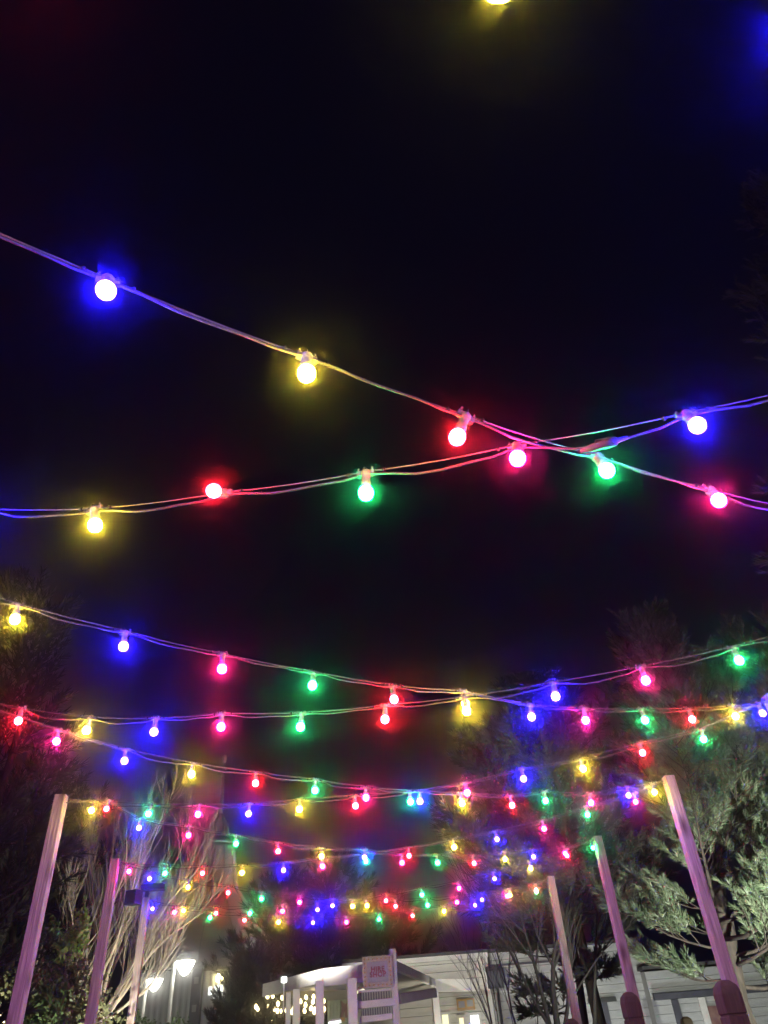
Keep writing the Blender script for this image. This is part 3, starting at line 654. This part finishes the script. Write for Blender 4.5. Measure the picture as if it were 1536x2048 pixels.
for px, py, wd in ((577, 1985, .10), (593, 1978, .14), (639, 1962, .15), (703, 1957, .17), (869, 1982, .15)):
    p = at_z(px, py, CZ-.30)
    MB().box((p.x-o0.x, p.y-o0.y, (CZ-.3)/2), (wd, wd, CZ-.3), R(10)).build('post', M['trim'], t, bevel=.01)
# mast post that rises above the canopy
pm = at_d(788, 1960, math.hypot(cC.x, cC.y)-.12); pt = at_d(786, 1898, math.hypot(cC.x, cC.y)-.12)
m_ = empty('mast', (pm.x, pm.y, 0), 0, label='white square mast beside the sign, rising above the canopy', cat='post')
MB().box((0, 0, (pt.z)/2), (.13, .13, pt.z), R(8)).build('shaft', M['trim'], m_, bevel=.01)
# soffit ribs
for s in (.25, .5, .75):
    a2 = (cA.lerp(cB, s)-o0); b2 = a2+Vector((1.6, 1.2, 0)); MB().beam((a2.x, a2.y, CZ-.16), (b2.x, b2.y, CZ-.16), .05, .07).build('rafter', M['trim'], t)

# sign
def frame_pts(pxs, D):
    return [at_d(px, py, D) for px, py in pxs]
SD = math.hypot(pm.x, pm.y)-.15
s0 = at_d(727, 1978, SD); s1 = at_d(787, 1974, SD); s2 = at_d(727, 1915, SD)
sw = (Vector((s1.x, s1.y))-Vector((s0.x, s0.y))).length; sh = s2.z-s0.z
t = empty('shop_sign', (s0.x, s0.y, s0.z), math.atan2(s1.y-s0.y, s1.x-s0.x), label='grey hire shop sign with dotted cream border and dark red lettering', cat='sign')
MB().box((sw/2, 0, sh/2), (sw, .08, sh)).build('panel', M['sign'], t, bevel=.008)
bw = .085
fr = MB(); fr.box((bw/2, -.055, sh/2), (bw, .035, sh)).box((sw-bw/2, -.055, sh/2), (bw, .035, sh)).box((sw/2, -.055, bw/2), (sw-2*bw, .035, bw)).box((sw/2, -.055, sh-bw/2), (sw-2*bw, .035, bw))
fr.build('border', M['cream'], t)
me = MB().lathe([(.004, -.014), (.014, -.008), (.016, 0), (.014, .008), (.004, .014)], 8).mesh('sign_stud', M['orange'])
for k in range(7):
    for (x, z) in ((bw/2, sh*(k+.5)/7), (sw-bw/2, sh*(k+.5)/7), (sw*(k+.5)/7, bw/2), (sw*(k+.5)/7, sh-bw/2)):
        link('stud', me, t, (x, -.078, z))
for txt, z in (('HIRE', .58), ('SHOP', .41)):
    fc = bpy.data.curves.new('lettering', 'FONT'); fc.body = txt; fc.size = .115; fc.extrude = .006; fc.offset = .003; fc.align_x = 'CENTER'; fc.align_y = 'CENTER'; fc.space_character = 1.12
    fc.materials.append(M['red']); tmp = bpy.data.objects.new('lettering_source', fc); COL.objects.link(tmp)
    lm = bpy.data.meshes.new_from_object(tmp); bpy.data.objects.remove(tmp); fo = link('lettering', lm, t)
    fo.location = (sw/2, -.05, sh*z); fo.rotation_euler = (R(90), 0, 0)
# slatted trellis under the sign
def trellis(pl, pr, ptop, pbot, D, lb, n=13, grp='slatted trellis panels under the sign'):
    a = at_d(pl, pbot, D); b = at_d(pr, pbot-3, D); c = at_d(pl, ptop, D)
    L = (Vector((b.x, b.y))-Vector((a.x, a.y))).length; h = c.z-a.z
    t = empty('trellis', (a.x, a.y, a.z), math.atan2(b.y-a.y, b.x-a.x), label=lb, cat='trellis', group=grp)
    me = MB().box((0, 0, h/2), (L/n*.55, .03, h-.02)).mesh('slat', M['green'])
    for k in range(n): link('slat', me, t, (L*(k+.5)/n, 0, 0))
    for z in (-.012, h+.012): MB().box((L/2, 0, z), (L, .07, .035)).build('rail', M['trim'], t)
    MB().box((L/2, .05, h/2), (L, .02, h)).build('backing', M['dark'], t)
    return a, b
trellis(717, 784, 1985, 2003, SD+.1, 'upper pale green slatted trellis right under the sign')
trellis(722, 785, 2016, 2033, SD+.1, 'lower pale green slatted trellis, second below the sign')
a = at_d(703, 2012, SD+.1); b = at_d(790, 1995, SD+.1)
t = empty('beam', (a.x, a.y, 0), 0, label='white beam between canopy posts, dividing the two trellis panels', cat='beam')
MB().beam((0, 0, a.z), (b.x-a.x, b.y-a.y, a.z+.02), .09, .12).build('timber', M['trim'], t, bevel=.01)
a = at_d(720, 2040, SD+.12); b = at_d(785, 2036, SD+.12)
t = empty('beam', (a.x, a.y, 0), 0, label='lowest white beam under the lower trellis panel', cat='beam')
MB().beam((0, 0, a.z), (b.x-a.x, b.y-a.y, a.z+.02), .09, .10).build('timber', M['trim'], t, bevel=.01)
a = at_d(795, 1998, SD+.3); b = at_d(868, 1986, SD+2.4)
t = empty('beam', (a.x, a.y, 0), 0, label='snow white boxed beam from the mast to the right canopy post', cat='beam')
MB().beam((0, 0, a.z), (b.x-a.x, b.y-a.y, b.z), .14, .17).build('timber', M['trim'], t, bevel=.02)
# pale door with maroon poster left of the posts
a = at_y(655, 2040, YB-.5); b = at_y(701, 2040, YB-.5)
t = empty('kiosk', (a.x, YB-.5, 0), 0, label='pale green kiosk front under the canopy left of the sign', cat='kiosk')
kz = at_y(660, 1990, YB-.5).z
for k in range(7): MB().box(((b.x-a.x)*(k+.5)/7, 0, kz/2), ((b.x-a.x)/7-.012, .06, kz)).build('plank', M['green'], t)
MB().box(((b.x-a.x)/2, .1, kz/2), ((b.x-a.x), .1, kz)).build('backing', M['green'], t)
p1 = at_y(681, 2042, YB-.56); p2 = at_y(698, 2000, YB-.56)
t = empty('poster', (p1.x, YB-.56, p1.z), 0, label='maroon and orange poster on the pale green kiosk front', cat='poster')
h = p2.z-p1.z; wdt = p2.x-p1.x
mb = MB(); pr = [(0, .2), (.25, .15), (.45, .45), (.55, .15), (.9, .1), (.8, .5), (1, .95), (.55, .8), (.1, 1), (.2, .6)]
n0 = len(pr)
for y in (-.012, 0):
    for x, z in pr: mb.v.append((x*wdt, y, z*h))
mb.f.append(tuple(range(n0))); mb.f.append(tuple(reversed(range(n0, 2*n0)))); mb.smooth += [False]*2
for i in range(n0): mb.f.append((i, n0+i, n0+(i+1) % n0, (i+1) % n0)); mb.smooth.append(False)
mb.build('print', M['maroon'], t); MB().box((wdt*.22, -.006, h*.07), (wdt*.5, .012, h*.2)).build('print_foot', M['orange'], t)
# long tube lights under the canopy
for (xa, ya, xb, yb, lb) in ((708, 1987, 729, 1979, 'small lit tube lamp under the canopy beside the sign'), (657, 2047, 682, 2043, 'cold white lit counter lamp at the bottom under the canopy')):
    a = at_d(xa, ya, SD+.6); b = at_d(xb, yb, SD+.6)
    t = empty('tube_lamp', a, 0, label=lb, cat='lamp')
    MB().tube([(0, 0, 0), b-a], .022, 6).build('tube', M['win_cold'] if ya > 2000 else M['win_warm'], t); MB().beam((0, 0, .04), b-a+Vector((0, 0, .04)), .06, .03).build('housing', M['trim'], t)
# small roof spotlight on the canopy edge
p = at_d(568, 1960, math.hypot(cA.x, cA.y)*.9)
t = empty('spotlight', p, 0, label='tiny white spotlight on a stem above the canopy left edge', cat='spotlight')
MB().lathe([(.03, -.05), (.06, -.04), (.06, .05), (.02, .06)], 8).build('lamp_head', M['win_cold'], t); MB().tube([(0, 0, -.5), (0, 0, -.05)], .015, 5).build('stem', M['trim'], t)

# fairy lights
fl = [(535,1992),(545,1991),(564,1995),(556,2007),(577,2002),(578,2013),(601,2002),(612,1994),(611,2009),(627,1993),(626,2003),(622,2016),(647,2001),(648,2017),
      (515,2017),(524,2022),(529,2032),(536,2022),(549,2018),(555,2021),(562,2022),(543,2024),(537,2013),(580,2022),(584,2024),(592,2012),(609,2021),(630,2018),(646,2022),(543,2043),(637,1982),(634,1978),(512,2013),(527,2027),(573,2020),(628,2024),(587,2017),(519,2021)]
fl.sort(key=lambda q: q[1])
for gi, (chunk, lb) in enumerate(((fl[:13], 'uppermost warm fairy light strand under the canopy left end'), (fl[13:26], 'middle warm fairy light strand under the canopy'), (fl[26:], 'lowest warm fairy light strand, nearest the bottom edge'))):
    chunk = sorted(chunk); Dn = 19.3+gi*.7; P = [at_d(x, y, Dn+random.uniform(-.6, .6)) for x, y in chunk]
    t = empty('fairy_lights', P[0], 0, label=lb, cat='fairy lights', group='warm fairy light strands under the canopy')
    MB().tube([v-P[0]+Vector((0, 0, .05)) for v in catmull(P, 3)], .006, 4).build('cord', M['black'], t)
    me = MB().lathe([(.006, -.055), (.026, -.045), (.036, -.015), (.030, .020), (.012, .045)], 8).mesh('bulb', M['fairy'])
    for v in P: o = link('bulb', me, t, v-P[0]); o.rotation_euler = (random.uniform(-.3, .3), random.uniform(-.5, .2), 0)
for px, py, D, lb in ((509, 2010, 21.5, 'thin warm lit post carrying the fairy lights, left of the canopy'),):
    p = at_d(px, py, D); t = empty('pole', (p.x, p.y, 0), 0, label=lb, cat='pole'); MB().box((0, 0, p.z/2), (.09, .09, p.z)).build('shaft', M['cream'], t)
# two stray warm lamps at the left bottom corner
P = [at_d(4, 2030, 12.0), at_d(18, 2027, 12.0), at_d(6, 2043, 12.0)]
t = empty('fairy_lights', P[0], 0, label='three warm fairy bulbs in the bottom left corner', cat='fairy lights')
MB().tube([v-P[0]+Vector((0, 0, .03)) for v in P], .004, 4).build('cord', M['black'], t)
me = MB().lathe([(.006, -.035), (.018, -.028), (.022, -.010), (.018, .012), (.008, .026)], 8).mesh('bulb', M['fairy'])
for v in P: link('bulb', me, t, v-P[0])

# ------------------------------------------------------------------ street lamps
for (px, py, hx, hy, D, s, lb) in ((349, 1922, 371, 1921, 24.0, 1.0, 'taller white street lamp with glowing cone lantern, right one of the pair'), (293, 1962, 310, 1957, 27.5, .95, 'lower white street lamp with glowing cone lantern, left one of the pair')):
    p = at_d(px, py, D); q = at_d(hx, hy, D)
    t = empty('street_lamp', (p.x, p.y, 0), 0, label=lb, cat='street lamp', group='white street lamps by the hall')
    MB().tube([(0, 0, 0), (0, 0, 1.0), (0, 0, 1.05), (0, 0, p.z)], [.085, .085, .060, .050], 10).build('pole', M['lamp_pole'], t)
    dx = q.x-p.x; dy = q.y-p.y; z = q.z
    MB().tube([(0, 0, p.z-.05), (dx*.3, dy*.3, z+.10), (dx, dy, z+.12)], .03, 6).build('arm', M['lamp_pole'], t)
    MB().lathe([(.275*s, -.0), (.285*s, .02), (.20*s, .06), (.06, .12), (.03, .16)], 16, (dx, dy, z-.02)).build('lamp_cover', M['lamp_pole'], t)
    MB().lathe([(.03, -.34*s), (.10*s, -.30*s), (.19*s, -.16*s), (.255*s, -.03), (.25*s, -.012)], 16, (dx, dy, z-.015)).build('lamp_glass', M['lamp_white'], t)

# ------------------------------------------------------------------ corrugated hall at the left
YH = 33.
h0 = at_y(262, 1990, YH); h1 = at_y(400, 1990, YH); h2 = at_y(530, 1990, YH)
zt = at_y(330, 1942, YH).z; zt2 = at_y(440, 1938, YH).z
t = empty('corrugated_hall', (h0.x, YH, 0), 0, label='grey corrugated hall with lit doorway behind the street lamps', cat='building')
def corr(x0, x1, z, name, m, y=0):
    mb = MB(); n = int((x1-x0)/.06); 
    for k in range(n+1):
        x = x0+(x1-x0)*k/n; yy = y-(.022 if k % 4 in (1, 2) else 0); mb.v += [(x, yy, 0), (x, yy, z)]
    for k in range(n): mb.f.append((2*k, 2*k+2, 2*k+3, 2*k+1)); mb.smooth.append(False)
    b = len(mb.v); mb.v += [(x0, y+6, 0), (x1, y+6, 0), (x1, y+6, z), (x0, y+6, z)]
    mb.f += [(b+1, b, b+3, b+2), (b, 0, 1, b+3), (2*n, b+1, b+2, 2*n+1)]; mb.smooth += [False]*3
    return mb.build(name, m, t)
X1 = h1.x-h0.x; X2 = h2.x-h0.x
corr(0, X1-.35, zt, 'cladding', M['clad']); corr(X1+.02, X2, zt2, 'cladding', M['clad'], .3)
MB().box((X1-.17, 3.0, zt/2+.1), (.37, 6.1, zt+.2)).build('dark_column', M['dark'], t)
for k in range(5): MB().box((X1-.17, -.07, 1.2+k*.9), (.16, .03, .22)).build('vent', M['clad'], t)
MB().box((X1/2, 3, zt+.04), (X1+.2, 6.3, .08)).build('roof', M['roof'], t); MB().box(((X1+X2)/2, 3.3, zt2+.04), (X2-X1, 6.3, .08)).build('roof', M['roof'], t)
def hx(px, py): p = at_y(px, py, YH+.2); return p.x-h0.x, p.z
xa, za = hx(427, 2000); xb, zb = hx(446, 1970)
fo = MB().box(((xa+xb)/2, .22, (za+zb)/2+.0), (xb-xa+.12, .08, zb-za+.12)).build('window', M['trim'], t); MB().box(((xa+xb)/2, .17, (za+zb)/2), (xb-xa, .03, zb-za)).build('pane', M['win_cold'], fo)
xa, za = hx(417, 1990); xb, zb = hx(424, 1974)
fo = MB().box(((xa+xb)/2, .22, (za+zb)/2), (xb-xa+.08, .08, zb-za+.08)).build('window', M['trim'], t); MB().box(((xa+xb)/2, .17, (za+zb)/2), (xb-xa, .03, zb-za)).build('pane', M['win_cold'], fo)
xa, za = hx(427, 2020); xb, zb = hx(436, 2001); MB().box(((xa+xb)/2, .2, zb/2), (xb-xa, .1, zb)).build('door', M['door_orange'], t)
xa, za = hx(414, 2026); xb, _ = hx(444, 2025); MB().box(((xa+xb)/2, .1, za), (xb-xa, .5, .12)).build('ledge', M['dark'], t)
xa, za = hx(440, 1956)
t = empty('bulkhead_lamp', (h0.x+xa, YH+.1, za), 0, label='warm yellow lit bulkhead lamp high on the corrugated hall', cat='wall lamp')
MB().lathe([(.05, -.16), (.13, -.10), (.14, .06), (.06, .14)], 10).build('glass', M['lamp_warm'], t); MB().box((0, .1, 0), (.16, .1, .3)).build('backplate', M['black'], t)

# ------------------------------------------------------------------ big tent peak far behind
TD_ = 47.
c = at_d(436, 1690, TD_); tip = at_d(448, 1515, TD_)
t = empty('tent_peak', (c.x, c.y, 0), 0, label='pale tensile tent peak with a mast and spike far behind the left trees', cat='tent')
k = TD_/F*1.06
zc = c.z; lt = at_d(436, 1640, TD_).z; 
prof = [(5.6, 0), (5.3, 3), (4.4, 5.5), (3.4, 7.4), (2.5, 8.6), (1.95, 9.6), (1.35, 10.4), (1.18, 11.4), (1.0, zc-.3), (.92, zc)]
MB().lathe(prof, 32).build('membrane', M['tent'], t)
MB().lathe([(.95, zc-.05), (1.0, zc+.05), (.7, zc+.30), (.62, zc+.36)], 20).build('collar', M['clad'], t)
mt = MB()
mt.tube([(0, 0, zc), (0, 0, lt+.3)], .22, 8)
mt.build('core', M['clad'], t)
for a in range(8):
    an = a*math.pi/4; ca, sa = math.cos(an), math.sin(an)
    MB().tube([(.60*ca, .60*sa, zc+.33), (.56*ca, .56*sa, lt-.35), (.14*ca, .14*sa, lt+.35)], .035, 5).build('strut', M['clad'], t)
MB().tube([(0, 0, lt), (0, 0, lt+.6), (0, 0, tip.z-.3)], [.17, .15, .08], 8).build('mast', M['clad'], t)
MB().lathe([(.08, -.35), (.15, -.25), (.17, .0), (.10, .12)], 10, (0, 0, tip.z)).build('finial', M['clad'], t)
for a in range(12):
    an = a*math.pi/6+.1; ca, sa = math.cos(an), math.sin(an)
    MB().tube([((r+.02)*ca, (r+.02)*sa, z) for r, z in prof], .03, 4).build('seam_cable', M['clad'], t)

# ------------------------------------------------------------------ thin haze added to give the bulbs their lens glow
mb = MB().box((0, 25, 9.3), (136, 116, 21.0)); m = bpy.data.materials.new('bulb glow haze'); m.use_nodes = True; nt = m.node_tree; nt.nodes.clear()
pv = nt.nodes.new('ShaderNodeVolumePrincipled'); o = nt.nodes.new('ShaderNodeOutputMaterial'); nt.links.new(pv.outputs[0], o.inputs['Volume'])
pv.inputs['Color'].default_value = (.95, .95, .95, 1); pv.inputs['Density'].default_value = .0122; pv.inputs['Anisotropy'].default_value = .988
h = mb.build('haze', m); tag(h, kind='stuff')
print('bulbs', nbulb, 'objects', len(bpy.data.objects))
